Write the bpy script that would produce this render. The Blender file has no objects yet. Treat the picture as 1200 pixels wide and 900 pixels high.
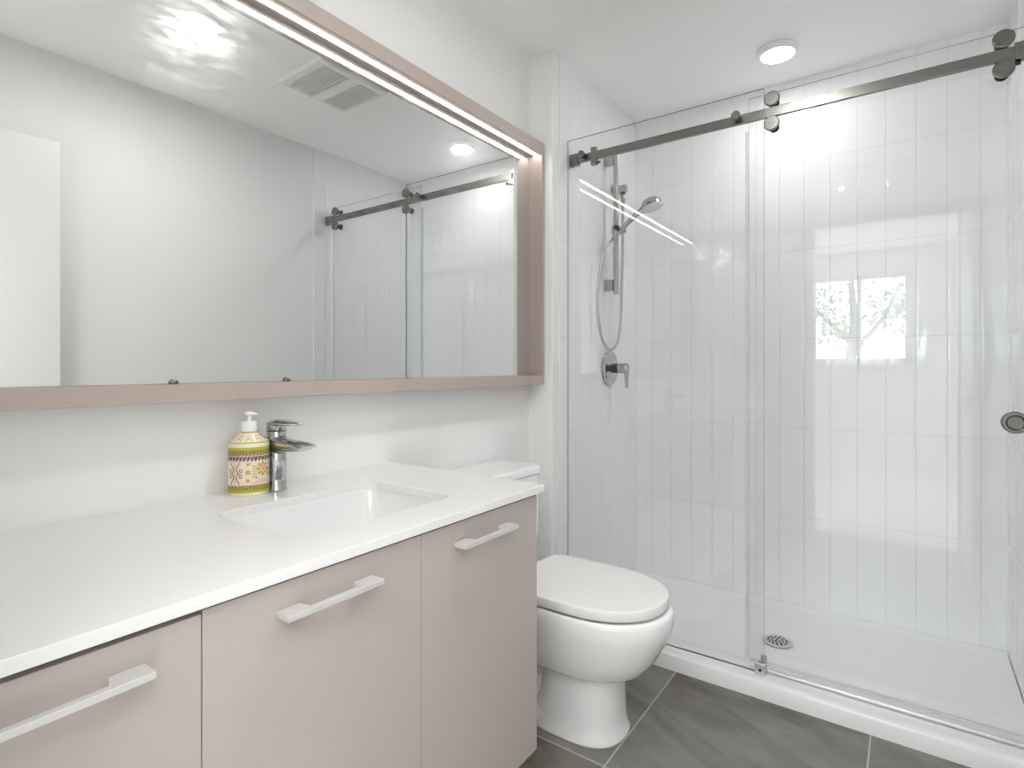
import bpy, bmesh, math, random
from mathutils import Vector, Matrix
random.seed(7)
PI = math.pi
C = bpy.context.scene.collection

# ------------------------------------------------------------------ camera
CAM_H = 1.12
cam_d = bpy.data.cameras.new('camera')
cam = bpy.data.objects.new('camera', cam_d); C.objects.link(cam)
cam.location = (0, 0, CAM_H)
cam.rotation_euler = (PI/2, 0, math.radians(35.54 - 90))
cam_d.sensor_width = 36; cam_d.lens = 650.7/1200*36
cam_d.shift_y = -20.6/1200
cam_d.clip_start = 0.01
bpy.context.scene.camera = cam

# ------------------------------------------------------------------ world, lights, exposure
sc = bpy.context.scene
sc.view_settings.view_transform = 'Standard'; sc.view_settings.look = 'None'
sc.view_settings.gamma = 1; sc.view_settings.use_curve_mapping = False
sc.view_settings.exposure = 1.18
sc.cycles.max_bounces = 14; sc.cycles.diffuse_bounces = 8; sc.cycles.glossy_bounces = 8
sc.cycles.transmission_bounces = 8; sc.cycles.transparent_max_bounces = 24
sc.cycles.caustics_reflective = False; sc.cycles.caustics_refractive = False
sc.cycles.use_denoising = True
sc.cycles.sample_clamp_indirect = 6
SKY = 9.0            # daylight outside the window of the next room
W = bpy.data.worlds.new('sky'); sc.world = W; W.use_nodes = True
W.node_tree.nodes['Background'].inputs[0].default_value = (0.86, 0.93, 1.0, 1)
W.node_tree.nodes['Background'].inputs[1].default_value = SKY

PUCK_W = 4.8        # each ceiling disc light
STRIP_E = 8.5       # emission of the strip in the mirror frame
PUCK_E = 6.0
ROOM_W = 38.0         # added fill light in the next room

def area(name, loc, rot, sx, sy, watts, col=(1, 1, 1), shape='RECTANGLE'):
    d = bpy.data.lights.new(name, 'AREA'); d.shape = shape; d.size = sx
    if shape in ('RECTANGLE', 'ELLIPSE'): d.size_y = sy
    d.energy = watts; d.color = col
    o = bpy.data.objects.new(name, d); C.objects.link(o); o.location = loc; o.rotation_euler = rot
    return o
pt = area('window_portal', (-3.262, 0.465, 1.66), (0, -PI/2, 0), 1.0, 0.97, 1.0)
pt.data.cycles.is_portal = True     # guides the sky's own light through the window opening
area('room_fill_light', (-.80, 0.3, 2.38), (0, 0, 0), 1.1, 2.2, ROOM_W, (1, 1, 1))  # unseen fill, added to light the bathroom through the doorway

# ------------------------------------------------------------------ materials
def mat(name, col=(.8, .8, .8), rough=.5, metal=0, spec=.5, coat=0, emit=None, estr=0):
    m = bpy.data.materials.new(name); m.use_nodes = True
    b = m.node_tree.nodes['Principled BSDF']
    b.inputs['Base Color'].default_value = (*col, 1); b.inputs['Roughness'].default_value = rough
    b.inputs['Metallic'].default_value = metal; b.inputs['Specular IOR Level'].default_value = spec
    b.inputs['Coat Weight'].default_value = coat; b.inputs['Coat Roughness'].default_value = .03
    if emit:
        b.inputs['Emission Color'].default_value = (*emit, 1); b.inputs['Emission Strength'].default_value = estr
    return m
class NT:
    """small helper for building node graphs"""
    def __init__(s, m): s.m = m; s.t = m.node_tree; s.b = s.t.nodes.get('Principled BSDF')
    def n(s, typ, **kw):
        x = s.t.nodes.new(typ)
        for k, v in kw.items(): setattr(x, k, v)
        return x
    def l(s, a, b): s.t.links.new(a, b)
    def math(s, op, a, b=None, c=None):
        x = s.n('ShaderNodeMath', operation=op)
        for i, v in enumerate((a, b, c)):
            if v is None: continue
            if isinstance(v, (int, float)): x.inputs[i].default_value = v
            else: s.l(v, x.inputs[i])
        return x.outputs[0]
    def mixc(s, fac, a, b):
        x = s.n('ShaderNodeMix', data_type='RGBA')
        for i, v in ((0, fac), (6, a), (7, b)):
            if isinstance(v, (int, float)): x.inputs[i].default_value = v
            elif isinstance(v, tuple): x.inputs[i].default_value = (*v, 1)
            else: s.l(v, x.inputs[i])
        return x.outputs[2]
    def noise(s, vec, scale, detail=3, rough=.5, dist=0):
        x = s.n('ShaderNodeTexNoise'); x.inputs['Scale'].default_value = scale
        x.inputs['Detail'].default_value = detail; x.inputs['Roughness'].default_value = rough
        x.inputs['Distortion'].default_value = dist
        if vec is not None: s.l(vec, x.inputs['Vector'])
        return x.outputs['Fac']
    def mapping(s, vec, scale=(1, 1, 1), rot=(0, 0, 0)):
        x = s.n('ShaderNodeMapping'); s.l(vec, x.inputs[0]); x.inputs['Scale'].default_value = scale
        x.inputs['Rotation'].default_value = rot
        return x.outputs[0]

M = {}
def paint(name, col, rough=.55, bump=.0006, scale=260):
    m = mat(name, col, rough, spec=.35); t = NT(m)
    g = t.n('ShaderNodeNewGeometry').outputs['Position']
    nz = t.noise(g, scale, 2)
    b = t.n('ShaderNodeBump'); b.inputs['Strength'].default_value = .25; b.inputs['Distance'].default_value = bump
    t.l(nz, b.inputs['Height']); t.l(b.outputs[0], t.b.inputs['Normal'])
    return m
M['wall'] = paint('wall_paint', (.86, .862, .857))
M['ceiling'] = paint('ceiling_paint', (.93, .93, .92), .8)
M['trim'] = mat('white_trim', (.84, .84, .83), .35)
M['bounce_floor'] = mat('pale_bounce_floor', (.74, .73, .71), .9)  # next room's floor, made pale to bounce light into the bathroom
M['door'] = mat('white_door', (.78, .78, .765), .4)

def tile_mat(name, axis, u0):
    """glossy white stacked tile 10 x 40 cm; per-tile tilt, pillowed edges and a slow waviness as bump"""
    m = mat(name, (.8, .8, .81), .04, spec=.3, coat=0); t = NT(m)
    pos = t.n('ShaderNodeNewGeometry').outputs['Position']
    sp = t.n('ShaderNodeSeparateXYZ'); t.l(pos, sp.inputs[0])
    u = t.math('DIVIDE', t.math('SUBTRACT', sp.outputs[axis], u0), .1015)
    v = t.math('DIVIDE', t.math('SUBTRACT', sp.outputs[2], .040), .4015)
    fu, fv = t.math('FRACT', u), t.math('FRACT', v)
    iu, iv = t.math('FLOOR', u), t.math('FLOOR', v)
    du = t.math('MULTIPLY', t.math('MINIMUM', fu, t.math('SUBTRACT', 1, fu)), .1015)
    dv = t.math('MULTIPLY', t.math('MINIMUM', fv, t.math('SUBTRACT', 1, fv)), .4015)
    d = t.math('MINIMUM', du, dv)
    gr = t.n('ShaderNodeMapRange'); gr.interpolation_type = 'SMOOTHSTEP'
    t.l(d, gr.inputs[0]); gr.inputs[1].default_value = .0006; gr.inputs[2].default_value = .0014
    t.l(t.mixc(gr.outputs[0], (.75, .75, .75), (.89, .89, .902)), t.b.inputs['Base Color'])
    rr = t.n('ShaderNodeMapRange'); t.l(gr.outputs[0], rr.inputs[0])
    rr.inputs[3].default_value = .5; rr.inputs[4].default_value = .035
    t.l(rr.outputs[0], t.b.inputs['Roughness'])
    cb = t.n('ShaderNodeCombineXYZ'); t.l(iu, cb.inputs[0]); t.l(iv, cb.inputs[1])
    wn = t.n('ShaderNodeTexWhiteNoise', noise_dimensions='2D'); t.l(cb.outputs[0], wn.inputs['Vector'])
    ws = t.n('ShaderNodeSeparateColor'); t.l(wn.outputs['Color'], ws.inputs[0])
    tu = t.math('MULTIPLY', t.math('SUBTRACT', ws.outputs[0], .5), t.math('MULTIPLY', fu, .0014))
    tv = t.math('MULTIPLY', t.math('SUBTRACT', ws.outputs[1], .5), t.math('MULTIPLY', fv, .0034))
    pl = t.n('ShaderNodeMapRange'); pl.interpolation_type = 'SMOOTHERSTEP'; t.l(du, pl.inputs[0])
    pl.inputs[1].default_value = .0005; pl.inputs[2].default_value = .011; pl.inputs[4].default_value = .0004
    ge = t.math('MULTIPLY', gr.outputs[0], .0004)
    mp = t.mapping(pos, (5, 5, 1.6))
    wv = t.math('MULTIPLY', t.noise(mp, 2.2, 2, .35), .0042)
    h = t.math('ADD', t.math('ADD', tu, tv), t.math('ADD', t.math('ADD', pl.outputs[0], ge), wv))
    b = t.n('ShaderNodeBump'); b.inputs['Strength'].default_value = 1; b.inputs['Distance'].default_value = 1
    t.l(h, b.inputs['Height']); t.l(b.outputs[0], t.b.inputs['Normal'])
    return m
M['tile_back'] = tile_mat('white_tile_back_wall', 1, .4835)
M['tile_side'] = tile_mat('white_tile_side_wall', 0, 2.798)

def floor_mat():
    m = mat('slate_floor_tile', (.1, .1, .09), .38); t = NT(m)
    pos = t.n('ShaderNodeNewGeometry').outputs['Position']
    sp = t.n('ShaderNodeSeparateXYZ'); t.l(pos, sp.inputs[0])
    u = t.math('DIVIDE', t.math('SUBTRACT', sp.outputs[0], 1.415), .60)
    v = t.math('DIVIDE', t.math('SUBTRACT', sp.outputs[1], .694), .60)
    fu, fv = t.math('FRACT', u), t.math('FRACT', v)
    iu, iv = t.math('FLOOR', u), t.math('FLOOR', v)
    d = t.math('MULTIPLY', t.math('MINIMUM', t.math('MINIMUM', fu, t.math('SUBTRACT', 1, fu)),
               t.math('MINIMUM', fv, t.math('SUBTRACT', 1, fv))), .6)
    gr = t.n('ShaderNodeMapRange'); t.l(d, gr.inputs[0]); gr.inputs[1].default_value = .0018; gr.inputs[2].default_value = .0027
    cb = t.n('ShaderNodeCombineXYZ'); t.l(iu, cb.inputs[0]); t.l(iv, cb.inputs[1])
    wn = t.n('ShaderNodeTexWhiteNoise', noise_dimensions='2D'); t.l(cb.outputs[0], wn.inputs['Vector'])
    off = t.n('ShaderNodeVectorMath', operation='MULTIPLY_ADD')
    t.l(wn.outputs['Color'], off.inputs[0]); off.inputs[1].default_value = (13, 7, 5); t.l(pos, off.inputs[2])
    st = t.mapping(t.mapping(off.outputs[0], (1, 1, 1), (0, 0, .38)), (4.6, 1.0, 1))
    n1 = t.noise(st, 1.6, 6, .62, 1.2)
    n2 = t.noise(off.outputs[0], 3.2, 4, .55, .6)
    n3 = t.noise(off.outputs[0], 240, 3, .7)
    r1 = t.n('ShaderNodeMapRange'); t.l(n1, r1.inputs[0]); r1.inputs[1].default_value = .36; r1.inputs[2].default_value = .68
    r2 = t.n('ShaderNodeMapRange'); t.l(n2, r2.inputs[0]); r2.inputs[1].default_value = .35; r2.inputs[2].default_value = .65
    c = t.mixc(r2.outputs[0], (.105, .088, .070), (.200, .198, .188))
    c = t.mixc(t.math('MULTIPLY', r1.outputs[0], .75), c, (.305, .29, .255))
    c = t.mixc(t.math('MULTIPLY', n3, .24), c, (.05, .045, .04))
    c = t.mixc(gr.outputs[0], (.47, .455, .42), c)
    t.l(c, t.b.inputs['Base Color'])
    ro = t.n('ShaderNodeMapRange'); t.l(n2, ro.inputs[0]); ro.inputs[3].default_value = .32; ro.inputs[4].default_value = .5
    t.l(ro.outputs[0], t.b.inputs['Roughness'])
    b = t.n('ShaderNodeBump'); b.inputs['Strength'].default_value = .35; b.inputs['Distance'].default_value = .002
    t.l(t.math('ADD', t.math('MULTIPLY', n1, .5), gr.outputs[0]), b.inputs['Height']); t.l(b.outputs[0], t.b.inputs['Normal'])
    return m
M['floor'] = floor_mat()
M['quartz'] = mat('white_quartz', (.83, .83, .825), .22)
t = NT(M['quartz']); g = t.n('ShaderNodeNewGeometry').outputs['Position']
t.l(t.mixc(t.noise(g, 420, 2), (.79, .79, .785), (.82, .82, .815)), t.b.inputs['Base Color'])
M['ceramic'] = mat('white_ceramic', (.92, .92, .925), .06, coat=.4)
M['basin'] = mat('basin_ceramic', (.78, .78, .78), .08, coat=.4)
M['acrylic'] = mat('white_acrylic', (.87, .87, .87), .22)
M['lid'] = mat('white_toilet_plastic', (.87, .865, .85), .16)
def taupe(name, col, rough):
    m = mat(name, col, rough, spec=.45); t = NT(m)
    g = t.n('ShaderNodeNewGeometry').outputs['Position']
    nz = t.noise(g, 90, 3)
    rr = t.n('ShaderNodeMapRange'); t.l(nz, rr.inputs[0]); rr.inputs[3].default_value = rough - .04; rr.inputs[4].default_value = rough + .05
    t.l(rr.outputs[0], t.b.inputs['Roughness'])
    return m
M['taupe'] = taupe('taupe_laminate', (.475, .425, .395), .24)
M['frame'] = taupe('taupe_frame', (.47, .39, .35), .34)
M['kick'] = mat('toe_kick', (.25, .22, .2), .5)
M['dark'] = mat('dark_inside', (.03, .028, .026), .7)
M['satin'] = mat('satin_aluminium', (.72, .72, .715), .36, metal=1)
M['handle'] = mat('satin_handle', (.68, .68, .675), .4, metal=.4)
M['nickel'] = mat('brushed_nickel', (.21, .207, .193), .3, metal=1)
t = NT(M['nickel']); g = t.n('ShaderNodeNewGeometry').outputs['Position']
nz = t.noise(t.mapping(g, (300, 30, 300)), 1, 2)
rr = t.n('ShaderNodeMapRange'); t.l(nz, rr.inputs[0]); rr.inputs[3].default_value = .22; rr.inputs[4].default_value = .30
t.l(rr.outputs[0], t.b.inputs['Roughness'])
M['chrome'] = mat('chrome', (.53, .53, .54), .05, metal=1)
M['steel'] = mat('shower_steel', (.44, .44, .43), .17, metal=1)
M['hose'] = mat('steel_hose', (.50, .50, .475), .28, metal=1)
M['black'] = mat('black_rubber', (.01, .01, .01), .5)
M['white_plastic'] = mat('white_plastic', (.86, .86, .86), .25)
M['lens'] = mat('lamp_lens', (.9, .9, .9), .4, emit=(1, .985, .96), estr=PUCK_E)
M['strip'] = mat('led_strip', (.9, .9, .9), .4, emit=(1, .98, .95), estr=STRIP_E)
M['grille'] = mat('grille_grey', (.66, .66, .65), .6)
M['cream'] = mat('cream_label', (.86, .76, .62), .28, coat=.4)
M['pink'] = mat('pink_cream_label', (.86, .72, .60), .28, coat=.4)
M['lime'] = mat('lime_green', (.42, .50, .03), .3, coat=.4)
M['gold'] = mat('mustard_gold', (.66, .46, .08), .3, coat=.4)
M['bronze'] = mat('brown_ink', (.16, .10, .05), .4)
M['plum'] = mat('plum_ink', (.13, .06, .10), .4)
M['orange'] = mat('orange_ink', (.80, .25, .08), .4)

def glass_mat():
    """thin clear glazing: straight-through transmission plus a Fresnel mirror on each face"""
    m = bpy.data.materials.new('clear_glass'); m.use_nodes = True
    t = NT(m); t.t.nodes.clear()
    out = t.n('ShaderNodeOutputMaterial'); mix = t.n('ShaderNodeMixShader')
    tr = t.n('ShaderNodeBsdfTransparent'); tr.inputs[0].default_value = (.985, .99, .988, 1)
    gl = t.n('ShaderNodeBsdfGlossy'); gl.inputs['Roughness'].default_value = 0.0
    fr = t.n('ShaderNodeFresnel'); fr.inputs[0].default_value = 1.5
    geo = t.n('ShaderNodeNewGeometry')
    # same reflectance when leaving the pane as when entering it
    ior = t.n('ShaderNodeMix'); ior.data_type = 'FLOAT'; t.l(geo.outputs['Backfacing'], ior.inputs[0])
    ior.inputs[2].default_value = 1.5; ior.inputs[3].default_value = 1/1.5
    t.l(ior.outputs[0], fr.inputs[0])
    t.l(fr.outputs[0], mix.inputs[0]); t.l(tr.outputs[0], mix.inputs[1]); t.l(gl.outputs[0], mix.inputs[2])
    t.l(mix.outputs[0], out.inputs[0])
    return m
M['glass'] = glass_mat()
M['glass_edge'] = mat('polished_glass_edge', (.40, .42, .415), .15)
M['door_edge'] = mat('door_glass_edge', (.66, .68, .675), .15)
def seal_mat():
    m = bpy.data.materials.new('clear_vinyl'); m.use_nodes = True
    t = NT(m); t.t.nodes.clear()
    out = t.n('ShaderNodeOutputMaterial'); mix = t.n('ShaderNodeMixShader'); mix.inputs[0].default_value = .28
    tr = t.n('ShaderNodeBsdfTransparent'); pb = t.n('ShaderNodeBsdfPrincipled')
    pb.inputs['Base Color'].default_value = (.72, .73, .73, 1); pb.inputs['Roughness'].default_value = .15
    t.l(tr.outputs[0], mix.inputs[1]); t.l(pb.outputs[0], mix.inputs[2]); t.l(mix.outputs[0], out.inputs[0])
    return m
M['seal'] = seal_mat()
def mirror_mat():
    """silver mirror with wiped, streaky smears on its surface"""
    m = bpy.data.materials.new('smeared_mirror'); m.use_nodes = True
    t = NT(m); t.t.nodes.clear()
    out = t.n('ShaderNodeOutputMaterial'); mix = t.n('ShaderNodeMixShader')
    a = t.n('ShaderNodeBsdfGlossy'); a.inputs['Roughness'].default_value = 0; a.inputs['Color'].default_value = (.83, .845, .835, 1)
    b = t.n('ShaderNodeBsdfGlossy'); b.inputs['Roughness'].default_value = .22; b.inputs['Color'].default_value = (.84, .845, .84, 1)
    g = t.n('ShaderNodeNewGeometry').outputs['Position']
    n1 = t.noise(t.mapping(g, (9, 1, 30), (0, .5, 0)), 1, 6, .65, 1.5)
    n2 = t.noise(t.mapping(g, (60, 1, 12)), 1, 4, .7, .8)
    r1 = t.n('ShaderNodeMapRange'); t.l(n1, r1.inputs[0]); r1.inputs[1].default_value = .42; r1.inputs[2].default_value = .7
    r1.inputs[3].default_value = .015; r1.inputs[4].default_value = .16
    f = t.math('MULTIPLY', r1.outputs[0], t.math('ADD', .45, n2))
    t.l(f, mix.inputs[0]); t.l(a.outputs[0], mix.inputs[1]); t.l(b.outputs[0], mix.inputs[2]); t.l(mix.outputs[0], out.inputs[0])
    return m
M['mirror'] = mirror_mat()

# ------------------------------------------------------------------ mesh helpers
def obj(name, bm, m, parent=None, smooth=False, bevel=0, seg=2, mats=None, flat=False):
    bmesh.ops.recalc_face_normals(bm, faces=bm.faces)
    me = bpy.data.meshes.new(name); bm.to_mesh(me); bm.free()
    o = bpy.data.objects.new(name, me); C.objects.link(o)
    for x in (mats or [m]): me.materials.append(x)
    if smooth:
        for p in me.polygons: p.use_smooth = True
    if bevel:
        b = o.modifiers.new('bevel', 'BEVEL'); b.width = bevel; b.segments = seg; b.limit_method = 'ANGLE'
        b.angle_limit = math.radians(35); b.harden_normals = False
        if flat: bevel = 0
        for p in me.polygons: p.use_smooth = not flat
        w = None if flat else o.modifiers.new('wn', 'WEIGHTED_NORMAL'); 
        if w: w.keep_sharp = True
    if parent:
        o.parent = parent
        if parent.type == 'EMPTY' or True:
            o.matrix_parent_inverse = parent_world(parent).inverted()
    return o
def parent_world(o):
    m = Matrix.Translation(o.location) @ o.rotation_euler.to_matrix().to_4x4()
    return (parent_world(o.parent) @ o.matrix_parent_inverse @ m) if o.parent else m
def thing(name, label, cat, loc=(0, 0, 0), rotz=0, group=None):
    o = bpy.data.objects.new(name, None); C.objects.link(o); o.location = loc; o.rotation_euler = (0, 0, rotz)
    o.empty_display_size = .05
    o['label'] = label; o['category'] = cat
    if group: o['group'] = group
    return o
def tag(o, label, cat, group=None):
    o['label'] = label; o['category'] = cat
    if group: o['group'] = group
    return o
def struct(o): o['kind'] = 'structure'; return o
def box(bm, x0, x1, y0, y1, z0, z1, mi=0):
    vs = [bm.verts.new((x, y, z)) for z in (z0, z1) for y in (y0, y1) for x in (x0, x1)]
    for f in ((0, 2, 3, 1), (4, 5, 7, 6), (0, 1, 5, 4), (1, 3, 7, 5), (3, 2, 6, 7), (2, 0, 4, 6)):
        fc = bm.faces.new([vs[i] for i in f]); fc.material_index = mi
    return bm
def bx(*a): return box(bmesh.new(), *a)
def rings(bm, loops, cap=True, mi=0, close=False):
    R = [[bm.verts.new(p) for p in l] for l in loops]; n = len(R[0])
    pairs = list(zip(R, R[1:])) + ([(R[-1], R[0])] if close else [])
    for a, b in pairs:
        for i in range(n):
            f = bm.faces.new((a[i], a[(i+1) % n], b[(i+1) % n], b[i])); f.material_index = mi
    if cap and not close:
        for r in (R[0], R[-1]):
            f = bm.faces.new(r); f.material_index = mi
    return bm
def lathe(bm, prof, center=(0, 0, 0), axis='Z', n=40, sy=1.0, mi=0):
    """prof: list of (radius, height) along the axis"""
    loops = []
    for r, h in prof:
        r = max(r, 1e-5); l = []
        for i in range(n):
            a = 2*PI*i/n; p = (r*math.cos(a), sy*r*math.sin(a), h)
            if axis == 'X': p = (h, r*math.cos(a), sy*r*math.sin(a))
            if axis == 'Y': p = (r*math.cos(a), h, sy*r*math.sin(a))
            l.append((p[0]+center[0], p[1]+center[1], p[2]+center[2]))
        loops.append(l)
    return rings(bm, loops, True, mi)
def tube(bm, pts, rad, n=12, mi=0, cap=True):
    """round tube through points; rad is a number or a list"""
    P = [Vector(p) for p in pts]; loops = []; up = None
    for i, p in enumerate(P):
        d = (P[min(i+1, len(P)-1)] - P[max(i-1, 0)]).normalized()
        if up is None:
            up = Vector((0, 0, 1)) if abs(d.z) < .9 else Vector((1, 0, 0))
        s = d.cross(up).normalized(); up = s.cross(d).normalized()
        r = rad[i] if isinstance(rad, (list, tuple)) else rad
        loops.append([p + s*r*math.cos(2*PI*k/n) + up*r*math.sin(2*PI*k/n) for k in range(n)])
    return rings(bm, loops, cap, mi)
def spline(pts, k=8):
    P = [Vector(p) for p in pts]; P = [2*P[0]-P[1]] + P + [2*P[-1]-P[-2]]; out = []
    for i in range(1, len(P)-2):
        a, b, c, d = P[i-1:i+3]
        for j in range(k):
            t = j/k
            out.append(.5*((2*b) + (c-a)*t + (2*a-5*b+4*c-d)*t*t + (3*b-a-3*c+d)*t**3))
    out.append(P[-2]); return out
def rrect(cx, cy, hx, hy, r, z, n=8):
    l = []
    for q, (sx, sy) in enumerate(((1, 1), (-1, 1), (-1, -1), (1, -1))):
        for k in range(n+1):
            a = q*PI/2 + k/n*PI/2
            l.append((cx+sx*(hx-r)+r*math.cos(a), cy+sy*(hy-r)+r*math.sin(a), z))
    return l

# ------------------------------------------------------------------ room shell
YW, YS, YR = 1.305, 1.186, -.3085          # vanity wall, shower left wall (tile face), right wall
XF, XJ, XT, XB, ZC = .03, 1.950, 2.006, 2.798, 2.42
struct(obj('floor', bx(-.05, 2.90, -.45, 1.45, -.1, 0), M['floor']))
struct(obj('floor_outer', bx(-3.32, -.05, -1.6, 2.2, -.1, 0), M['bounce_floor']))
struct(obj('ceiling', bx(-3.32, 2.90, -1.6, 2.2, ZC, ZC+.1), M['ceiling']))
struct(obj('wall_left', bx(-.09, XJ, YW, YW+.12, 0, ZC), M['wall']))
struct(obj('wall_left_return', bx(XJ, 2.90, YS+.003, YW+.12, 0, ZC), M['wall'], bevel=.006, seg=3))
struct(obj('wall_right', bx(XF, 2.90, YR-.12, YR, 0, ZC), M['wall']))
struct(obj('wall_back', bx(XB, XB+.1, YR, YS, 0, ZC), M['tile_back']))
struct(obj('wall_shower_left', bx(XT, XB, YS, YS+.003, .038, ZC), M['tile_side']))
struct(obj('wall_shower_right', bx(XT, XB, YR, YR+.004, .038, ZC), M['tile_side']))
struct(obj('trim_1', bx(XT-.004, XT, YS-.001, YS+.003, .0, ZC), M['trim']))
struct(obj('trim_2', bx(XT-.004, XT, YR, YR+.005, .0, ZC), M['trim']))
# end wall with the doorway the picture is taken from
D0, D1, DH = -.245, .525, 2.045
bm = bmesh.new()
box(bm, -.09, XF, -1.6, D0, 0, ZC); box(bm, -.09, XF, D1, 2.2, 0, ZC); box(bm, -.09, XF, D0, D1, DH, ZC)
struct(obj('wall_front', bm, M['wall']))
bm = bmesh.new()
for x0, x1 in ((XF, XF+.012), (-.102, -.09)):
    box(bm, x0, x1, D1, D1+.065, 0, DH+.065); box(bm, x0, x1, D0, D1, DH, DH+.065)
    if x0 < 0: box(bm, x0, x1, D0-.065, D0, 0, DH+.065)
box(bm, -.09, XF, D0, D0+.006, 0, DH); box(bm, -.09, XF, D1-.006, D1, 0, DH); box(bm, -.09, XF, D0, D1, DH-.006, DH)
struct(obj('trim_3', bm, M['trim']))
# open door standing along the right wall
door = bpy.data.objects.new('door_1', None); C.objects.link(door); door.location = (.045, -.25, 0); struct(door)
obj('door_leaf', bx(.045, .776, -.290, -.252, .01, 2.036), M['door'], door, bevel=.0015)
bm = bmesh.new()
lathe(bm, [(.026, -.252), (.026, -.244), (.012, -.243), (.012, -.222)], (.715, 0, .96), 'Y', 24)
tube(bm, spline([(.715, -.226, .96), (.70, -.218, .96), (.66, -.216, .96), (.60, -.216, .96)], 4), .008, 10)
obj('door_handle', bm, M['satin'], door, smooth=True)
# the room beyond the doorway, seen in the shower tile
struct(obj('wall_outer_right', bx(-3.32, -.09, -1.72, -1.6, 0, ZC), M['wall']))
struct(obj('wall_outer_left', bx(-3.32, -.09, 2.2, 2.32, 0, ZC), M['wall']))
WY0, WY1, WZ0, WZ1 = -.02, .95, 1.16, 2.16
bm = bmesh.new()
box(bm, -3.32, -3.2, -1.6, WY0, 0, ZC); box(bm, -3.32, -3.2, WY1, 2.2, 0, ZC)
box(bm, -3.32, -3.2, WY0, WY1, 0, WZ0); box(bm, -3.32, -3.2, WY0, WY1, WZ1, ZC)
struct(obj('wall_outer', bm, M['wall']))
bm = bmesh.new()
for a in ((WY0, WY0+.05, WZ0, WZ1), (WY1-.05, WY1, WZ0, WZ1), (WY0, WY1, WZ0, WZ0+.05), (WY0, WY1, WZ1-.05, WZ1),
          (.44, .48, WZ0, WZ1)):
    box(bm, -3.26, -3.21, *a)
win = struct(obj('window_1', bm, M['trim']))
obj('window_glass', bx(-3.24, -3.232, WY0+.05, WY1-.05, WZ0+.05, WZ1-.05), M['glass'], win)
obj('window_sill', bx(-3.2, -3.08, WY0-.05, WY1+.05, WZ0-.03, WZ0), M['trim'], win, bevel=.004)

# ------------------------------------------------------------------ vanity cabinet
VX0, VX1, VF = .033, 1.149, .745
v = thing('vanity_cabinet', 'taupe three-door vanity cabinet under the white countertop', 'cabinet', (.59, 1.02, 0))
bm = bmesh.new()
box(bm, VX0, VX0+.016, VF+.018, YW-.002, .178, .808)
box(bm, VX1-.016, VX1, VF+.018, YW-.002, .178, .808)
box(bm, VX0+.016, VX1-.016, VF+.018, YW-.002, .178, .196)
box(bm, VX0+.016, VX1-.016, YW-.016, YW-.002, .196, .808)
for x in (.352, .750): box(bm, x-.008, x+.008, VF+.02, YW-.02, .196, .66)
obj('carcass', bm, M['taupe'], v)
obj('toe_kick', bx(VX0+.01, VX1-.01, VF+.06, VF+.076, 0, .178), M['kick'], v)
obj('dark_gap_strip', bx(VX0+.016, VX1-.016, VF+.020, VF+.032, .70, .806), M['dark'], v)  # near-black strip stands in for shade in the gap under the countertop
def make_handle(x0, x1, parent):
    """flat bar pull: thin bar in front, a wider pad at each end reaching back to the door"""
    yb, yf, z0, z1, pad = VF, VF-.032, .756, .765, .038
    pts = [(x0, yf), (x1, yf), (x1, yb), (x1-pad, yb), (x1-pad-.006, yf+.011), (x0+pad+.006, yf+.011), (x0+pad, yb), (x0, yb)]
    bm = bmesh.new(); rings(bm, [[(x, y, z) for x, y in pts] for z in (z0, z1)])
    obj('handle', bm, M['handle'], parent, bevel=.001, flat=True)
for i, (a, b, ha, hb, zt) in enumerate(((VX0, .352, .106, .286, .7995), (.352, .750, .455, .632, .8035), (.750, VX1, .842, 1.026, .8035))):
    d = obj('door', bx(a+.0008, b-.0007, VF, VF+.018, .178, zt), M['taupe'], v, bevel=.001)
    make_handle(ha, hb, d)

# ------------------------------------------------------------------ countertop and sink
SX0, SX1, SY0, SY1 = .551, .951, .840, 1.125
scx, scy, shx, shy = (SX0+SX1)/2, (SY0+SY1)/2, (SX1-SX0)/2, (SY1-SY0)/2
bm = bmesh.new()
CT0, CT1 = .809, .827
def loop_edges(bm, pts):
    vs = [bm.verts.new(p) for p in pts]
    return [bm.edges.new((vs[i], vs[(i+1) % len(vs)])) for i in range(len(vs))]
outer = [(.0305, .735, CT1), (1.169, .735, CT1), (1.169, YW-.001, CT1), (.0305, YW-.001, CT1)]
hole = rrect(scx, scy, shx, shy, .032, CT1)
e = loop_edges(bm, outer) + loop_edges(bm, hole)
bmesh.ops.triangle_fill(bm, use_beauty=True, use_dissolve=False, edges=e)
r = bmesh.ops.extrude_face_region(bm, geom=bm.faces[:])
bmesh.ops.translate(bm, vec=(0, 0, CT0-CT1), verts=[g for g in r['geom'] if isinstance(g, bmesh.types.BMVert)])
ct = tag(obj('countertop', bm, M['quartz'], bevel=.0015), 'long white quartz countertop with a cut-out for the sink', 'countertop')
bm = bmesh.new()
prof = [(.024, .8085, .04), (.005, .8085, .036), (.0045, .800, .036), (-.002, .780, .036), (-.018, .735, .038), (-.038, .700, .045), (-.062, .684, .05), (-.10, .679, .035)]
L = [rrect(scx, scy, shx+o, shy+o, max(.012, rr_), z) for o, z, rr_ in prof]
L.append(rrect(scx, scy, .02, .02, .0199, .677))
rings(bm, L, False); bm.faces.new([vv for vv in bm.verts][-len(L[0]):])
sk = thing('undermount_sink', 'white rectangular basin sunk into the quartz countertop', 'sink', (scx, scy, .677))
o = obj('basin', bm, M['basin'], sk, smooth=True)
sol = o.modifiers.new('thick', 'SOLIDIFY'); sol.thickness = .006; sol.offset = 1
bm = lathe(bmesh.new(), [(.0, .6795), (.023, .6795), (.025, .6785), (.025, .677)], (scx, scy, 0))
obj('drain', bm, M['chrome'], sk, smooth=True)

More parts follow.
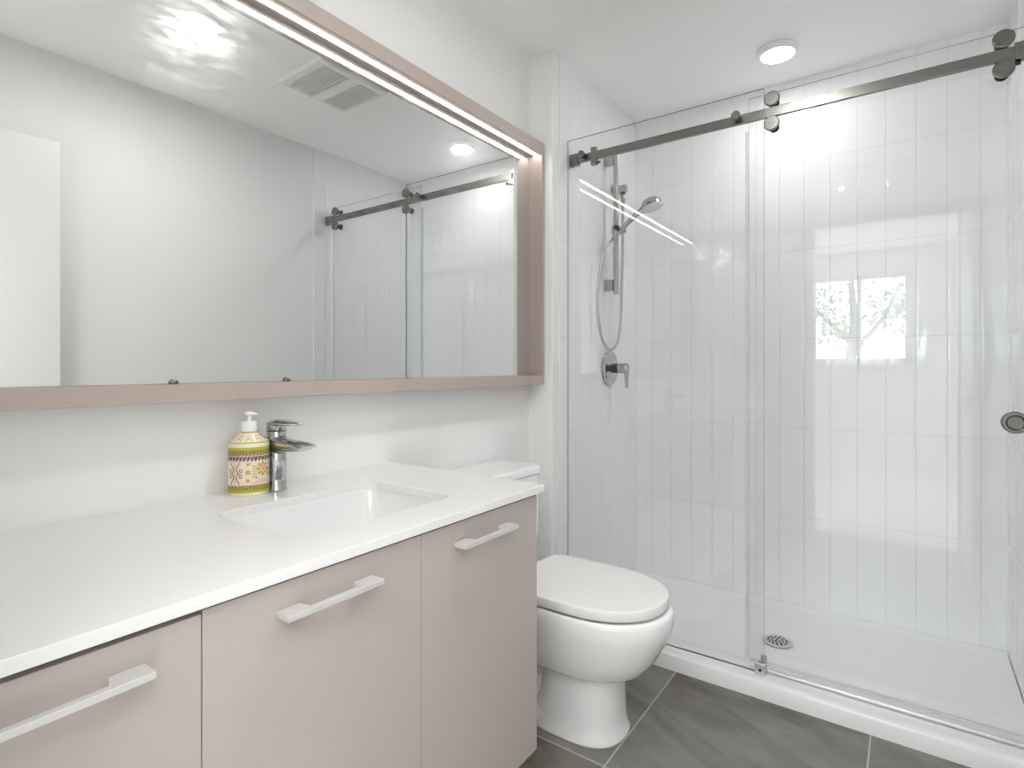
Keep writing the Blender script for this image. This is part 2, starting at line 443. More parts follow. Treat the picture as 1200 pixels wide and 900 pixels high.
# ------------------------------------------------------------------ faucet
FX, FY, FZ = .750, 1.226, CT1
fa = thing('faucet', 'chrome single-lever faucet standing behind the sink', 'faucet', (FX, FY, FZ))
bm = lathe(bmesh.new(), [(.0, 0), (.0245, 0), (.0245, .003), (.0232, .005), (.0226, .03), (.0222, .07), (.0222, .1385), (.0215, .1395), (.0, .1395)], (FX, FY, FZ), n=48)
obj('body', bm, M['chrome'], fa, smooth=True)
bm = lathe(bmesh.new(), [(.0, .1397), (.0205, .1397), (.0205, .1412), (.0, .1412)], (FX, FY, FZ), n=48)
obj('joint_ring', bm, M['dark'], fa)
# spout: flattened, widening towards an oblique mouth, leaning over the basin
def sect(y, z, hw, hh, tilt=0.0, n=28, e=2.3):
    l = []
    for i in range(n):
        a = 2*PI*i/n; c, s = math.cos(a), math.sin(a)
        x = hw*math.copysign(abs(c)**(2/e), c); h = hh*math.copysign(abs(s)**(2/e), s)
        l.append((FX+x, FY-(y+h*math.sin(tilt)), FZ+z+h*math.cos(tilt)))
    return l
S = [sect(-.006, .108, .017, .020), sect(.010, .108, .0212, .0245), sect(.022, .108, .0218, .0215), sect(.040, .1085, .0222, .0165, .02), sect(.062, .1090, .0228, .0145, .08),
     sect(.084, .1095, .0232, .0138, .2), sect(.103, .1100, .0230, .0132, .45), sect(.120, .1085, .0222, .0158, 1.0)]
bm = rings(bmesh.new(), S, True)
sp = obj('spout', bm, M['chrome'], fa, smooth=True)
sp.data.set_sharp_from_angle(angle=math.radians(40))
S = [sect(.1196, .1083, .0196, .0134, 1.0), sect(.1212, .1075, .0192, .0130, 1.0)]
obj('spout_mouth', rings(bmesh.new(), S), M['satin'], sp)
# lever: cap over the body with a flat blade reaching forward
def lsect(y, z, hw, hh, n=28, e=2.6):
    l = []
    for i in range(n):
        a = 2*PI*i/n; c, s = math.cos(a), math.sin(a)
        l.append((FX+hw*math.copysign(abs(c)**(2/e), c), FY-y, FZ+z+hh*math.copysign(abs(s)**(2/e), s)))
    return l
bm = lathe(bmesh.new(), [(.0, .1412), (.0222, .1412), (.0222, .156), (.021, .160), (.016, .163), (.0, .1645)], (FX, FY, FZ), n=48)
S = [lsect(-.014, .1570, .012, .006), lsect(.004, .1590, .0212, .0085), lsect(.022, .1595, .0212, .0078), lsect(.042, .1600, .0196, .0055), lsect(.066, .1596, .0165, .0032), lsect(.088, .1586, .011, .0014)]
rings(bm, S)
obj('lever', bm, M['chrome'], fa, smooth=True)

# ------------------------------------------------------------------ soap dispenser bottle
BX, BY, BA, BB = .690, 1.238, .0435, .029
brot = math.radians(-32)      # broad face turned towards the doorway
sd = thing('soap_dispenser', 'patterned green and cream soap bottle with white pump beside the faucet', 'soap dispenser', (BX, BY, CT1), 0)
cr, sr = math.cos(brot), math.sin(brot)
def bpt(x, y, z): return (BX + x*cr - y*sr, BY + x*sr + y*cr, CT1 + z)
PROF = [(.0, .90), (.0015, .955), (.005, .99), (.010, 1.0), (.112, 1.0), (.117, .985), (.121, .955), (.126, .84), (.131, .68), (.136, .52), (.140, .42), (.1425, .385), (.1445, .38)]
def bscale(z):
    for (z0, s0), (z1, s1) in zip(PROF, PROF[1:]):
        if z <= z1: return s0 + (s1-s0)*(z-z0)/(z1-z0)
    return PROF[-1][1]
def bsurf(ang, z, off=0.0):
    """point on the bottle, ang measured from the front, superelliptic section"""
    s = bscale(z); k = max(0, min(1, (s-.38)/.62)); a = .0165 + (BA-.0165)*k if s < 1 else BA
    b = .0160 + (BB-.0160)*k if s < 1 else BB
    c, sn = math.cos(ang), math.sin(ang)
    return bpt((a+off)*sn, -(b+off)*c, z)
def bband(bm, z0, z1, off=0.0, n=64, mi=0, k=1):
    zz = [z0 + (z1-z0)*i/k for i in range(k+1)]
    rings(bm, [[bsurf(2*PI*i/n, z, off) for i in range(n)] for z in zz], False, mi)
bm = bmesh.new()
loops = [[bsurf(2*PI*i/64, z) for i in range(64)] for z, s in PROF]
rings(bm, loops, True)
bottle = obj('bottle', bm, M['cream'], sd, smooth=True)
def band(name, z0, z1, m, off, k=1):
    bm = bmesh.new(); bband(bm, z0, z1, off, k=k); return obj(name, bm, M[m], bottle, smooth=True)
band('green_band', .0064, .0128, 'lime', .0002, 3); band('green_band', .1024, .1095, 'lime', .0002, 2)
band('rope_band', .0128, .0238, 'gold', .0002); band('rope_band', .0914, .1024, 'gold', .0002)
band('green_band', .1185, .1212, 'lime', .0003, 3); band('gold_ring', .1405, .1440, 'gold', .0003, 2)
def u2a(u):   # arc length from the front in metres -> angle
    a, s = 0.0, 0.0; sg = 1 if u >= 0 else -1; u = abs(u)
    while s < u and a < PI:
        s += math.hypot(BA*math.cos(a), BB*math.sin(a))*.02; a += .02
    return sg*a
def ribbon(bm, pts, w, off=.0004, ww=None):
    """flat printed stroke following (u, z) points on the bottle"""
    n = len(pts); up = []; dn = []
    for i, (u, z) in enumerate(pts):
        du = pts[min(i+1, n-1)][0]-pts[max(i-1, 0)][0]; dz = pts[min(i+1, n-1)][1]-pts[max(i-1, 0)][1]
        l = math.hypot(du, dz) or 1; k = w/2*(ww[i] if ww else 1); nx, nz = -dz/l*k, du/l*k
        up.append(bm.verts.new(bsurf(u2a(u+nx), z+nz, off))); dn.append(bm.verts.new(bsurf(u2a(u-nx), z-nz, off)))
    for i in range(n-1): bm.faces.new((up[i], up[i+1], dn[i+1], dn[i]))
def blob(bm, u, z, ru, rz, rot=0, off=.0004, n=12):
    vs = []
    for i in range(n):
        a = 2*PI*i/n; x, y = ru*math.cos(a), rz*math.sin(a)
        vs.append(bm.verts.new(bsurf(u2a(u+x*math.cos(rot)-y*math.sin(rot)), z+x*math.sin(rot)+y*math.cos(rot), off)))
    bm.faces.new(vs)
def arc(cu, cz, r, a0, a1, n=10, shrink=0.0):
    return [(cu + r*(1-shrink*i/n)*math.cos(a0+(a1-a0)*i/n), cz + r*(1-shrink*i/n)*math.sin(a0+(a1-a0)*i/n)) for i in range(n+1)]
pl, gr, go, og, br = (bmesh.new() for _ in range(5))
# rope strokes
for zc, zh in ((.0183, .0045), (.0969, .0045)):
    for k in range(-8, 9):
        u = k*.0072
        ribbon(br, [(u-.0055, zc-zh), (u-.002, zc-.001), (u+.002, zc+.001), (u+.0055, zc+zh)], .0022, off=.0007)
    for s in (-1, 1): ribbon(br, [(-.055+.005*i, zc+s*(zh+.0006)) for i in range(23)], .0010, off=.0007)
# running scroll
for k in range(-7, 8):
    u = k*.0076
    ribbon(pl, [(u-.0036, .0802), (u-.0012, .0797), (u+.0008, .0830), (u+.0012, .0880), (u+.0036, .0890)], .0030)
    ribbon(pl, arc(u+.0040, .0860, .0026, PI/2, -PI*.9, 10, .35), .0021)
    ribbon(pl, arc(u-.0034, .0825, .0024, -PI/2, PI*.8, 10, .4), .0018)
# mirrored acanthus scroll pair on the left, and again on the right edge
for cu in (-.0285, .0560):
    for s in (-1, 1):
        ribbon(pl, [(cu+s*.0095, .0758), (cu+s*.0088, .071), (cu+s*.0055, .066), (cu+s*.0038, .060), (cu+s*.0050, .0545), (cu+s*.0085, .0505)], .0018)
        ribbon(pl, [(cu+s*.0095, .0262), (cu+s*.0088, .031), (cu+s*.0055, .036), (cu+s*.0038, .042), (cu+s*.0050, .0475), (cu+s*.0085, .0505)], .0018)
        for q, zc in ((1, .0575), (-1, .0440)):
            ribbon(pl, [(cu+s*(.0115 + .0048*math.cos(a)*f), zc + q*.0048*math.sin(a)*f) for a, f in
                        [(-2.2+i*.55, 1-.055*i) for i in range(13)]], .0016)
    for i in range(7):
        z = .034 + i*.0058
        for s in (-1, 1): blob(gr, cu+s*.0016, z, .0020, .0009, s*.8)
    ribbon(gr, [(cu, .030+.004*i) for i in range(11)], .0006)
# paisleys and dot column
for z, q in ((.0715, 1), (.0345, -1)):
    blob(go, -.0012, z, .0040, .0042); ribbon(go, arc(.0012, z+q*.001, .0046, -.6 if q > 0 else .6, 1.9*q, 8, .5), .0014)
    blob(og, -.0014, z-.0004, .0018, .0020, off=.0006)
blob(gr, -.0012, .0530, .0048, .0048); blob(go, -.0012, .0530, .0022, .0024, off=.0006)
ribbon(go, arc(-.0012, .0530, .0053, 0, 2*PI, 20), .0006, off=.0006)
# sprig
for i in range(5):
    z = .0410 + i*.0062
    for s in (-1, 1): blob(gr, .0120+s*.0028, z+.0015, .0025, .0012, s*.7)
    blob(go, .0120, z, .0010, .0010, off=.0006)
ribbon(gr, [(.0120+.0008*math.sin(i), .0380+.0032*i) for i in range(11)], .0006)
# flower medallion
for i in range(8):
    a = i*PI/4; blob(gr, .0300+.0108*math.cos(a), .0600+.0130*math.sin(a), .0036, .0040)
    blob(og, .0300+.0068*math.cos(a+.39), .0600+.0080*math.sin(a+.39), .0016, .0018)
blob(og, .0300, .0600, .0012, .0060, off=.0006); blob(og, .0300, .0600, .0052, .0012, off=.0006)
ribbon(pl, arc(.0300, .0600, .0055, 0, 2*PI, 16), .0006)
# small spiral and the fine lettering lines
ribbon(pl, [(.0175+(.0034-.0003*i)*math.cos(i*.7), .0392+(.0034-.0003*i)*math.sin(i*.7)) for i in range(10)], .0007)
for z, u0, u1 in ((.0368, .0215, .044), (.0336, .0150, .044), (.0304, .0120, .044), (.0275, .0060, .044)):
    u = u0
    while u < u1:
        w = random.uniform(.0008, .0022); ribbon(pl, [(u, z+(.0006 if w > .0015 else 0)), (u+w, z)], .0007); u += w+.0005
# shoulder ornaments
for k in range(-3, 4):
    a = k*.62
    def sp_(da, z): return bsurf(a+da, z, .0004)
    for bm_, r_, zz in ((og, .0022, .1285), (gr, .0014, .1345), (go, .0016, .1245)):
        ring_ = []
        for i in range(10):
            t_ = 2*PI*i/10; ring_.append(bm_.verts.new(sp_(r_*math.cos(t_)/.035 + (0 if bm_ is og else .16), zz+r_*math.sin(t_))))
        bm_.faces.new(ring_)
    for s in (-1, 1):
        pr_ = [pl.verts.new(sp_(s*(.10+.06*math.sin(i*.8))+w_, .1225+i*.0024)) for w_ in (0, .025) for i in range(7)]
        for i in range(6): pl.faces.new((pr_[i], pr_[i+1], pr_[i+8], pr_[i+7]))
fieldbm = bmesh.new(); bband(fieldbm, .0238, .0914, .00012)
for mi_, bm_ in enumerate((pl, gr, go, og, br)):
    tmp = bpy.data.meshes.new('tmp'); bm_.to_mesh(tmp); n0 = len(fieldbm.faces); fieldbm.from_mesh(tmp); bpy.data.meshes.remove(tmp); bm_.free()
    fieldbm.faces.ensure_lookup_table()
    for f_ in fieldbm.faces[n0:]: f_.material_index = mi_+1
obj('printed_label', fieldbm, None, bottle, mats=[M[k_] for k_ in ('pink', 'plum', 'lime', 'gold', 'orange', 'bronze')])
pump = obj('pump', lathe(bmesh.new(), [(.0, .1443), (.0168, .1443), (.0172, .1455), (.0172, .1645), (.0164, .1660), (.0060, .1665), (.0045, .168), (.0045, .180), (.0, .180)], (BX, BY, CT1), n=40), M['white_plastic'], sd, smooth=True)
# pump head: rounded cap with a short nozzle pointing towards the sink side
hd = Vector((cr, sr, 0)); sdv = Vector((-sr, cr, 0)); S = []
for d_, hw, hh, z in ((-.0105, .002, .001, .1845), (-.0095, .0055, .0028, .1845), (-.005, .0085, .0045, .1845), (.001, .0088, .0050, .1845), (.006, .0068, .0044, .1842), (.012, .0052, .0032, .1832), (.0165, .0040, .0024, .1815), (.0175, .0030, .0015, .1810)):
    S.append([Vector((BX, BY, CT1+z)) + hd*d_ + sdv*hw*math.cos(2*PI*i/20) + Vector((0, 0, hh*math.sin(2*PI*i/20))) for i in range(20)])
obj('nozzle', rings(bmesh.new(), S), M['white_plastic'], pump, smooth=True)

# ------------------------------------------------------------------ lit mirror
MX0, MX1, MF_, MZ0, MZ1, MP = .14, 1.946, 1.225, 1.046, 2.039, 1.288
mi = thing('vanity_mirror', 'wide wall mirror in a deep taupe frame with a light strip', 'mirror', (1.04, YW, MZ0))
bm = bmesh.new()
T = .018
box(bm, MX0, MX1, MF_, YW-.001, MZ0, MZ0+.036)
box(bm, MX0, MX0+T, MF_, YW-.001, MZ0+.036, MZ1-.044); box(bm, MX1-T, MX1, MF_, YW-.001, MZ0+.036, MZ1-.044)
fr = obj('frame', bm, M['frame'], mi, bevel=.0008)
bm = bmesh.new()
pts = [(MF_, MZ1-.044), (MF_, MZ1), (YW-.001, MZ1), (YW-.001, MZ1-.044), (1.262, MZ1-.044), (1.262, MZ1-.038), (1.248, MZ1-.038), (1.248, MZ1-.044)]
rings(bm, [[(x, y, z) for y, z in pts] for x in (MX0, MX1)])
obj('light_pelmet', bm, M['frame'], mi)
obj('light_strip', bx(MX0+.05, MX1-T-.002, 1.2495, 1.2603, MZ1-.0472, MZ1-.0385), M['strip'], mi)
obj('back_panel', bx(MX0+T, MX1-T, MP+.006, YW-.002, MZ0+.036, MZ1-.044), M['dark'], mi)
obj('mirror_glass', bx(MX0+T+.001, MX1-T-.0012, MP, MP+.005, MZ0+.0363, MZ1-.0455), M['mirror'], mi)
for x in (.549, .816):
    bm = bmesh.new()
    lathe(bm, [(.0, -.006), (.008, -.006), (.009, -.003), (.009, .0)], (x, MP, MZ0+.038), 'Y', 20)
    obj('mirror_clip', bm, M['nickel'], mi, smooth=True)

# ------------------------------------------------------------------ toilet
TX = 1.565
to = thing('toilet', 'white close-coupled toilet with closed lid between vanity and shower', 'toilet', (TX, .93, 0))
def egg(yf, yb, hw, z, n=56, ef=2.1, eb=3.2, ym=None):
    """plan section: round front, squarer back"""
    ym = (yf + (yb-yf)*.44) if ym is None else ym; l = []
    for i in range(n):
        a = 2*PI*i/n; c, s = math.cos(a), math.sin(a); e = ef if s < 0 else eb
        x = hw*math.copysign(abs(c)**(2/e), c); h = (ym-yf) if s < 0 else (yb-ym)
        l.append((TX+x, ym + h*math.copysign(abs(s)**(2/e), s), z))
    return l
L = [egg(.640, 1.19, .150, .2135, eb=4.5, ym=.83), egg(.628, 1.19, .156, .222, eb=4.5, ym=.83), egg(.600, 1.19, .166, .262, eb=4.2, ym=.81),
     egg(.577, 1.19, .176, .306, eb=4, ym=.80), egg(.563, 1.19, .1815, .338, eb=4, ym=.80), egg(.5575, 1.19, .184, .356, eb=4, ym=.80), egg(.5565, 1.19, .1845, .385, eb=4, ym=.80),
     egg(.558, 1.19, .1838, .395, eb=4, ym=.80), egg(.562, 1.188, .1815, .4010, eb=4, ym=.80), egg(.567, 1.185, .179, .4030, eb=4, ym=.80), egg(.573, 1.18, .175, .4030, eb=4, ym=.80), egg(.580, 1.18, .170, .4000, eb=4, ym=.80), egg(.62, 1.18, .14, .3995, eb=4, ym=.80)]
L = [egg(.700, 1.19, .108, .2055, ef=2.5, eb=6, ym=.86), egg(.688, 1.19, .116, .207, ef=2.4, eb=6, ym=.86), egg(.664, 1.19, .134, .2095, ef=2.3, eb=5, ym=.84)] + L
bowl = obj('bowl', rings(bmesh.new(), L), M['ceramic'], to, smooth=True)
L = [egg(.696, 1.0, .119, 0, ef=2.5, eb=4, ym=.84), egg(.696, 1.0, .119, .006, ef=2.5, eb=4, ym=.84), egg(.703, .995, .1135, .018, ef=2.5, eb=4, ym=.84), egg(.7075, .99, .110, .05, ef=2.5, eb=4, ym=.84),
     egg(.709, .96, .108, .10, ef=2.5, eb=4, ym=.84), egg(.709, .95, .1065, .16, ef=2.5, eb=4, ym=.84), egg(.707, .95, .107, .2053, ef=2.5, eb=4, ym=.84)]
obj('pedestal', rings(bmesh.new(), L), M['ceramic'], to, smooth=True)
L = [egg(.90, 1.22, .112, 0, ef=6, eb=6), egg(.90, 1.22, .112, .05, ef=6, eb=6), egg(.90, 1.215, .085, .075, ef=6, eb=6), egg(.90, 1.21, .082, .205, ef=6, eb=6)]
obj('trapway', rings(bmesh.new(), L), M['ceramic'], to, smooth=True)
# seat ring and lid
def lidl(dz, ins, z):
    pts = []; n = 64
    for i in range(n):
        a = 2*PI*i/n; c, s = math.cos(a), math.sin(a); e = 2.15 if s < 0 else 9
        ym = .80; h = (ym-.573) if s < 0 else (1.052-ym)
        x = (.182-ins)*math.copysign(abs(c)**(2/e), c)
        y = ym + (h-ins)*math.copysign(abs(s)**(2/e), s)
        pts.append((TX+x, y, z))
    return pts
L = [lidl(0, .036, .3998), lidl(0, .032, .4000), lidl(0, .032, .4108), lidl(0, .036, .4109)]
obj('seat', rings(bmesh.new(), L), M['lid'], to, smooth=False)
L = [lidl(0, .0012, .4112), lidl(0, .0003, .4117), lidl(0, 0, .4127), lidl(0, 0, .4365), lidl(0, .0006, .4382), lidl(0, .0022, .4393), lidl(0, .006, .4398), lidl(0, .02, .4402), lidl(0, .10, .4410)]
obj('lid', rings(bmesh.new(), L), M['lid'], to, smooth=True)
for s in (-1, 1):
    bm = lathe(bmesh.new(), [(.0, -.022), (.009, -.022), (.010, -.018), (.010, .018), (.009, .022), (.0, .022)], (TX+s*.085, 1.066, .420), 'X', 20)
    box(bm, TX+s*.085-.02, TX+s*.085+.02, 1.058, 1.082, .4055, .416)
    obj('hinge', bm, M['white_plastic'], to, smooth=True)
# cistern
def tk(hx, y0, y1, r, z): return rrect(TX-.012, (y0+y1)/2, hx, (y1-y0)/2, r, z)
L = [tk(.158, 1.115, 1.285, .03, .4065), tk(.165, 1.105, 1.287, .03, .43), tk(.170, 1.100, 1.288, .03, .52), tk(.172, 1.098, 1.288, .03, .728)]
obj('cistern', rings(bmesh.new(), L), M['ceramic'], to, smooth=False, bevel=.004)
L = [tk(.174, 1.096, 1.290, .03, .730), tk(.176, 1.093, 1.292, .03, .734), tk(.176, 1.093, 1.292, .03, .752), tk(.173, 1.096, 1.290, .03, .759), tk(.160, 1.11, 1.278, .03, .762)]
cl = obj('cistern_lid', rings(bmesh.new(), L), M['ceramic'], to, smooth=False, bevel=.002)

# ------------------------------------------------------------------ shower tray
ty = .5*(YS+YR)
st = thing('shower_tray', 'low white shower tray with a raised front kerb', 'shower tray', (2.40, ty, 0))
bm = bmesh.new()
y0, y1 = YR+.0045, YS-.0005
ZP = .030
P = [(2.006, 0), (2.006, .046), (2.009, .053), (2.016, .057), (2.030, .058), (2.138, .058), (2.145, .055), (2.153, .043), (2.163, .034), (2.19, ZP), (2.40, ZP-.006), (2.70, ZP), (2.770, .033), (2.786, .036), (2.7925, .040), (2.7975, .040), (2.7975, 0)]
rings(bm, [[(x, y, z) for x, z in P] for y in (y0, y1)])
tray = obj('tray', bm, M['acrylic'], st, smooth=False, bevel=.0)
for p in tray.data.polygons: p.use_smooth = abs(p.normal.y) < .5
tray.data.set_sharp_from_angle(angle=math.radians(28))
dr = obj('drain_cover', lathe(bmesh.new(), [(.0, ZP-.0055), (.050, ZP-.0055), (.055, ZP-.001), (.0545, ZP+.0005), (.045, ZP+.0012), (.0, ZP+.0012)], (2.407, .424, 0), n=48), M['satin'], st, smooth=False)
bm = bmesh.new()
for rr_, nn in ((.008, 3), (.021, 8), (.034, 13)):
    for k in range(nn):
        a = 2*PI*k/nn + rr_*40
        lathe(bm, [(.0, ZP+.0008), (.0050, ZP+.0008), (.0050, ZP+.0020), (.0, ZP+.0020)], (2.407+rr_*math.cos(a), .424+rr_*math.sin(a), 0), n=8)
obj('drain_holes', bm, M['black'], dr)['kind'] = 'stuff'

# ------------------------------------------------------------------ shower glass, rail and door
def pane(bm, x0, x1, y0, y1, z0, z1):
    """glass slab; its four narrow sides carry the polished edge material"""
    box(bm, x0, x1, y0, y1, z0, z1)
    bm.normal_update()
    for f in bm.faces:
        if abs(f.normal.x) < .5: f.material_index = 2 if f.normal.z < -.5 else 1
    return bm
GX = 2.067
fg = obj('fixed_glass_panel', pane(bmesh.new(), GX, GX+.008, .4075, YS-.001, .058, 2.082), None, mats=[M['glass'], M['glass_edge'], M['door_edge']])
tag(fg, 'fixed clear glass panel beside the hand shower, left of the sliding door', 'glass panel')
sdn = thing('sliding_shower_door', 'clear sliding glass door hanging from the nickel rail by disc rollers', 'shower door', (2.123, .10, .07))
DX = 2.119
obj('glass', pane(bmesh.new(), DX, DX+.008, YR+.032, .468, .072, 2.082), None, sdn, mats=[M['glass'], M['door_edge'], M['door_edge']])
bm = bx(DX-.001, DX+.009, .4685, .480, .075, 1.965)
obj('vertical_seal', bm, M['seal'], sdn)
obj('bottom_seal', bx(DX+.001, DX+.007, YR+.034, .460, .064, .0715), M['seal'], sdn)
RZ0, RZ1, RX0, RX1 = 1.987, 2.020, 2.089, 2.103
for y in (.386, -.219):
    for z, rz in ((2.047, 0), (1.962, 1)):
        bm = bmesh.new()
        lathe(bm, [(.0, -.040), (.0225, -.040), (.0255, -.038), (.0255, -.031), (.0245, -.030), (.0, -.030)], (DX+.002, y, z), 'X', 36)
        ro = obj('roller', bm, M['nickel'], sdn, bevel=.0004, flat=True)
        bm = lathe(bmesh.new(), [(.0, -.0298), (.0225, -.0298), (.0225, -.020), (.012, -.018), (.012, -.0005)], (DX, y, z), 'X', 30)
        obj('roller_wheel', bm, M['black'], ro, smooth=True)
        bm = lathe(bmesh.new(), [(.0, .0085), (.017, .0085), (.017, .016), (.0, .016)], (DX, y, z), 'X', 30)
        obj('roller_cap', bm, M['nickel'], ro)
kn = obj('door_pull', lathe(bmesh.new(), [(.0, -.004), (.018, -.004), (.0195, -.010), (.0215, -.013), (.0285, -.013), (.031, -.009), (.031, .0), (.031, .008), (.031, .017), (.0285, .021), (.0215, .021), (.0195, .018), (.018, .012), (.0, .012)], (DX, -.247, .960), 'X', 44), M['nickel'], sdn, smooth=False, bevel=.0006)
rl = thing('shower_door_rail', 'brushed nickel sliding rail across the top of the shower glass', 'rail', (2.096, .43, 2.0))
obj('bar', bx(RX0, RX1, YR+.006, YS-.002, RZ0, RZ1), M['nickel'], rl, bevel=.001)
for y0, y1 in ((YS-.040, YS-.001), (YR+.0045, YR+.066)):
    bm = bx(RX0-.006, RX1+.006, y0, y1, RZ0-.008, RZ1+.007)
    obj('wall_bracket', bm, M['nickel'], rl, bevel=.0012)
for y in (1.073, ):
    cl_ = obj('door_stop', bx(RX0-.004, RX1+.004, y-.012, y+.012, 1.965, RZ1+.018), M['nickel'], rl, bevel=.001)
    obj('stop_bumper', lathe(bmesh.new(), [(.0, y-.026), (.006, y-.026), (.006, y-.012), (.0, y-.012)], (2.096, 0, 1.973), 'Y', 20), M['black'], cl_, smooth=True)
bmp = obj('stop_bumper', lathe(bmesh.new(), [(.0, -.2555), (.006, -.2555), (.006, -.243), (.0, -.243)], (2.096, 0, 1.973), 'Y', 20), M['black'], rl, smooth=True)
for y in (1.117, .499):
    s_ = obj('standoff', lathe(bmesh.new(), [(.0, -.034), (.0135, -.034), (.0155, -.032), (.0155, -.028), (.0, -.028)], (2.0895, y, 2.009), 'X', 30), M['nickel'], rl, bevel=.0003, flat=True)
    obj('standoff_washer', lathe(bmesh.new(), [(.0, -.0278), (.013, -.0278), (.013, -.0235), (.0, -.0235)], (2.0895, y, 2.009), 'X', 24), M['black'], s_)
    obj('standoff_post', lathe(bmesh.new(), [(.0, -.0145), (.011, -.0145), (.011, -.001), (.0, -.001)], (2.0895, y, 2.009), 'X', 24), M['black'], s_)
gd = thing('door_guide', 'small chrome guide block on the kerb where the two glass panes meet', 'door guide', (2.097, .416, .058))
bm = bmesh.new(); box(bm, 2.050, 2.0655, .400, .433, .0582, .095); box(bm, 2.0765, 2.136, .410, .430, .0582, .0632)
box(bm, 2.0765, 2.082, .400, .433, .0582, .095); box(bm, 2.130, 2.137, .410, .430, .0632, .092)
obj('guide_block', bm, M['satin'], gd, bevel=.0015)
obj('screw', lathe(bmesh.new(), [(.0, -.0015), (.0048, -.0015), (.0052, 0.0), (.0, 0.0)], (2.050, .416, .075), 'X', 16), M['black'], gd)
gs = tag(obj('threshold_strip', bx(2.079, 2.091, YR+.0045, .399, .0582, .069), M['satin'], bevel=.002), 'slim aluminium strip along the kerb under the sliding glass door', 'threshold strip')

# ------------------------------------------------------------------ hand shower set
HX, HY = 2.392, 1.129
sb = thing('shower_slide_bar', 'vertical steel slide bar on the tiled shower wall', 'shower bar', (HX, YS, 1.45))
bm = bmesh.new()
for z0, z1 in ((1.452, 2.125), ):
    rings(bm, [rrect(HX, HY, .0085, .013, .008, z) for z in (z0, z0+.004, z1-.004, z1)])
obj('bar', bm, M['steel'], sb, smooth=False, bevel=.0006)
for z in (2.092, 1.495):
    obj('bar_bracket', bx(HX-.014, HX+.014, HY+.012, YS-.001, z-.026, z+.026), M['steel'], sb, bevel=.002)
sl = obj('slider', bx(HX-.019, HX+.019, HY-.020, HY+.015, 1.735, 1.775), M['steel'], sb, bevel=.004)
bm = bmesh.new(); tube(bm, [(HX-.050, HY-.028, 1.752), (HX+.028, HY-.028, 1.752)], .012, 20)
obj('holder_cradle', bm, M['steel'], sl, smooth=True)
bm = bmesh.new(); tube(bm, [(HX-.060, HY-.028, 1.752), (HX-.050, HY-.028, 1.752)], .0125, 20)
obj('holder_knob', bm, M['black'], sl, smooth=True)
hs = thing('hand_shower', 'chrome hand shower head resting in the slide bar holder', 'hand shower', (HX, HY-.03, 1.75))
A = Vector((HX-.052, 1.121, 1.700)); Bp = Vector((HX-.002, 1.003, 1.826))
hp = [A, A.lerp(Bp, .25)+Vector((0, 0, .004)), A.lerp(Bp, .5)+Vector((0, 0, .006)), A.lerp(Bp, .75)+Vector((0, 0, .005)), Bp, Vector((HX, .983, 1.846))]
hp = spline(hp, 5)
obj('handle', tube(bmesh.new(), hp, [.0105+.004*(i/(len(hp)-1))**2 for i in range(len(hp))], 18), M['steel'], hs, smooth=True)
# head: shallow drum facing down and away from the wall
bm = bmesh.new()
lathe(bm, [(.0, .020), (.020, .020), (.036, .015), (.044, .006), (.047, -.004), (.048, -.018), (.0, -.018)], (0, 0, 0), 'Z', 44)
hm = Matrix.Translation((HX, .955, 1.853)) @ Matrix.Rotation(math.radians(-17), 4, 'X')
bmesh.ops.transform(bm, matrix=hm, verts=bm.verts)
hh_ = obj('shower_head', bm, M['steel'], hs, smooth=False, bevel=.001)
bm = bmesh.new(); lathe(bm, [(.0, -.0182), (.050, -.0182), (.051, -.021), (.049, -.0235), (.0, -.0245)], n=44)
bmesh.ops.transform(bm, matrix=hm, verts=bm.verts)
obj('spray_face', bm, M['satin'], hh_, smooth=True)
ho = spline([(2.375, 1.122, 1.709), (2.337, 1.126, 1.679), (2.305, 1.133, 1.646), (2.284, 1.146, 1.510), (2.284, 1.153, 1.396), (2.309, 1.153, 1.283), (2.355, 1.150, 1.219), (2.413, 1.148, 1.198), (2.468, 1.143, 1.230), (2.499, 1.140, 1.312), (2.514, 1.138, 1.497), (2.520, 1.136, 1.703), (2.521, 1.135, 1.911)], 24)
hr = [.0066 + (.0004 if i % 2 else -.0002) for i in range(len(ho))]
tag(obj('shower_hose', tube(bmesh.new(), ho, hr, 12), M['hose'], smooth=True), 'flexible steel hose hanging in a long loop beside the slide bar', 'shower hose')
el = thing('water_outlet_elbow', 'steel wall outlet elbow where the shower hose begins', 'wall outlet', (2.484, YS, 1.975))
bm = lathe(bmesh.new(), [(.0, YS-.001), (.030, YS-.001), (.030, YS-.006), (.028, YS-.009), (.0, YS-.009)], (2.484, 0, 1.975), 'Y', 36)
obj('wall_plate', bm, M['steel'], el, smooth=False, bevel=.001)
bm = lathe(bmesh.new(), [(.0, YS-.008), (.0205, YS-.008), (.0205, 1.122), (.019, 1.117), (.0, 1.116)], (2.484, 0, 1.975), 'Y', 32)
obj('outlet_body', bm, M['steel'], el, smooth=False, bevel=.001)
bm = lathe(bmesh.new(), [(.0, 1.957), (.013, 1.957), (.012, 1.925), (.0095, 1.895), (.0, 1.895)], (2.484, 1.135, 0), 'Z', 24)
obj('hose_nut', bm, M['steel'], el, smooth=True)
mx = thing('shower_mixer_valve', 'round chrome mixer valve with a single lever on the shower wall', 'shower valve', (2.435, YS, 1.10))
bm = lathe(bmesh.new(), [(.0, YS-.001), (.083, YS-.001), (.085, YS-.004), (.082, YS-.010), (.060, YS-.014), (.036, YS-.016), (.030, YS-.020), (.0, YS-.021)], (2.435, 0, 1.10), 'Y', 52)
obj('wall_plate', bm, M['chrome'], mx, smooth=True)
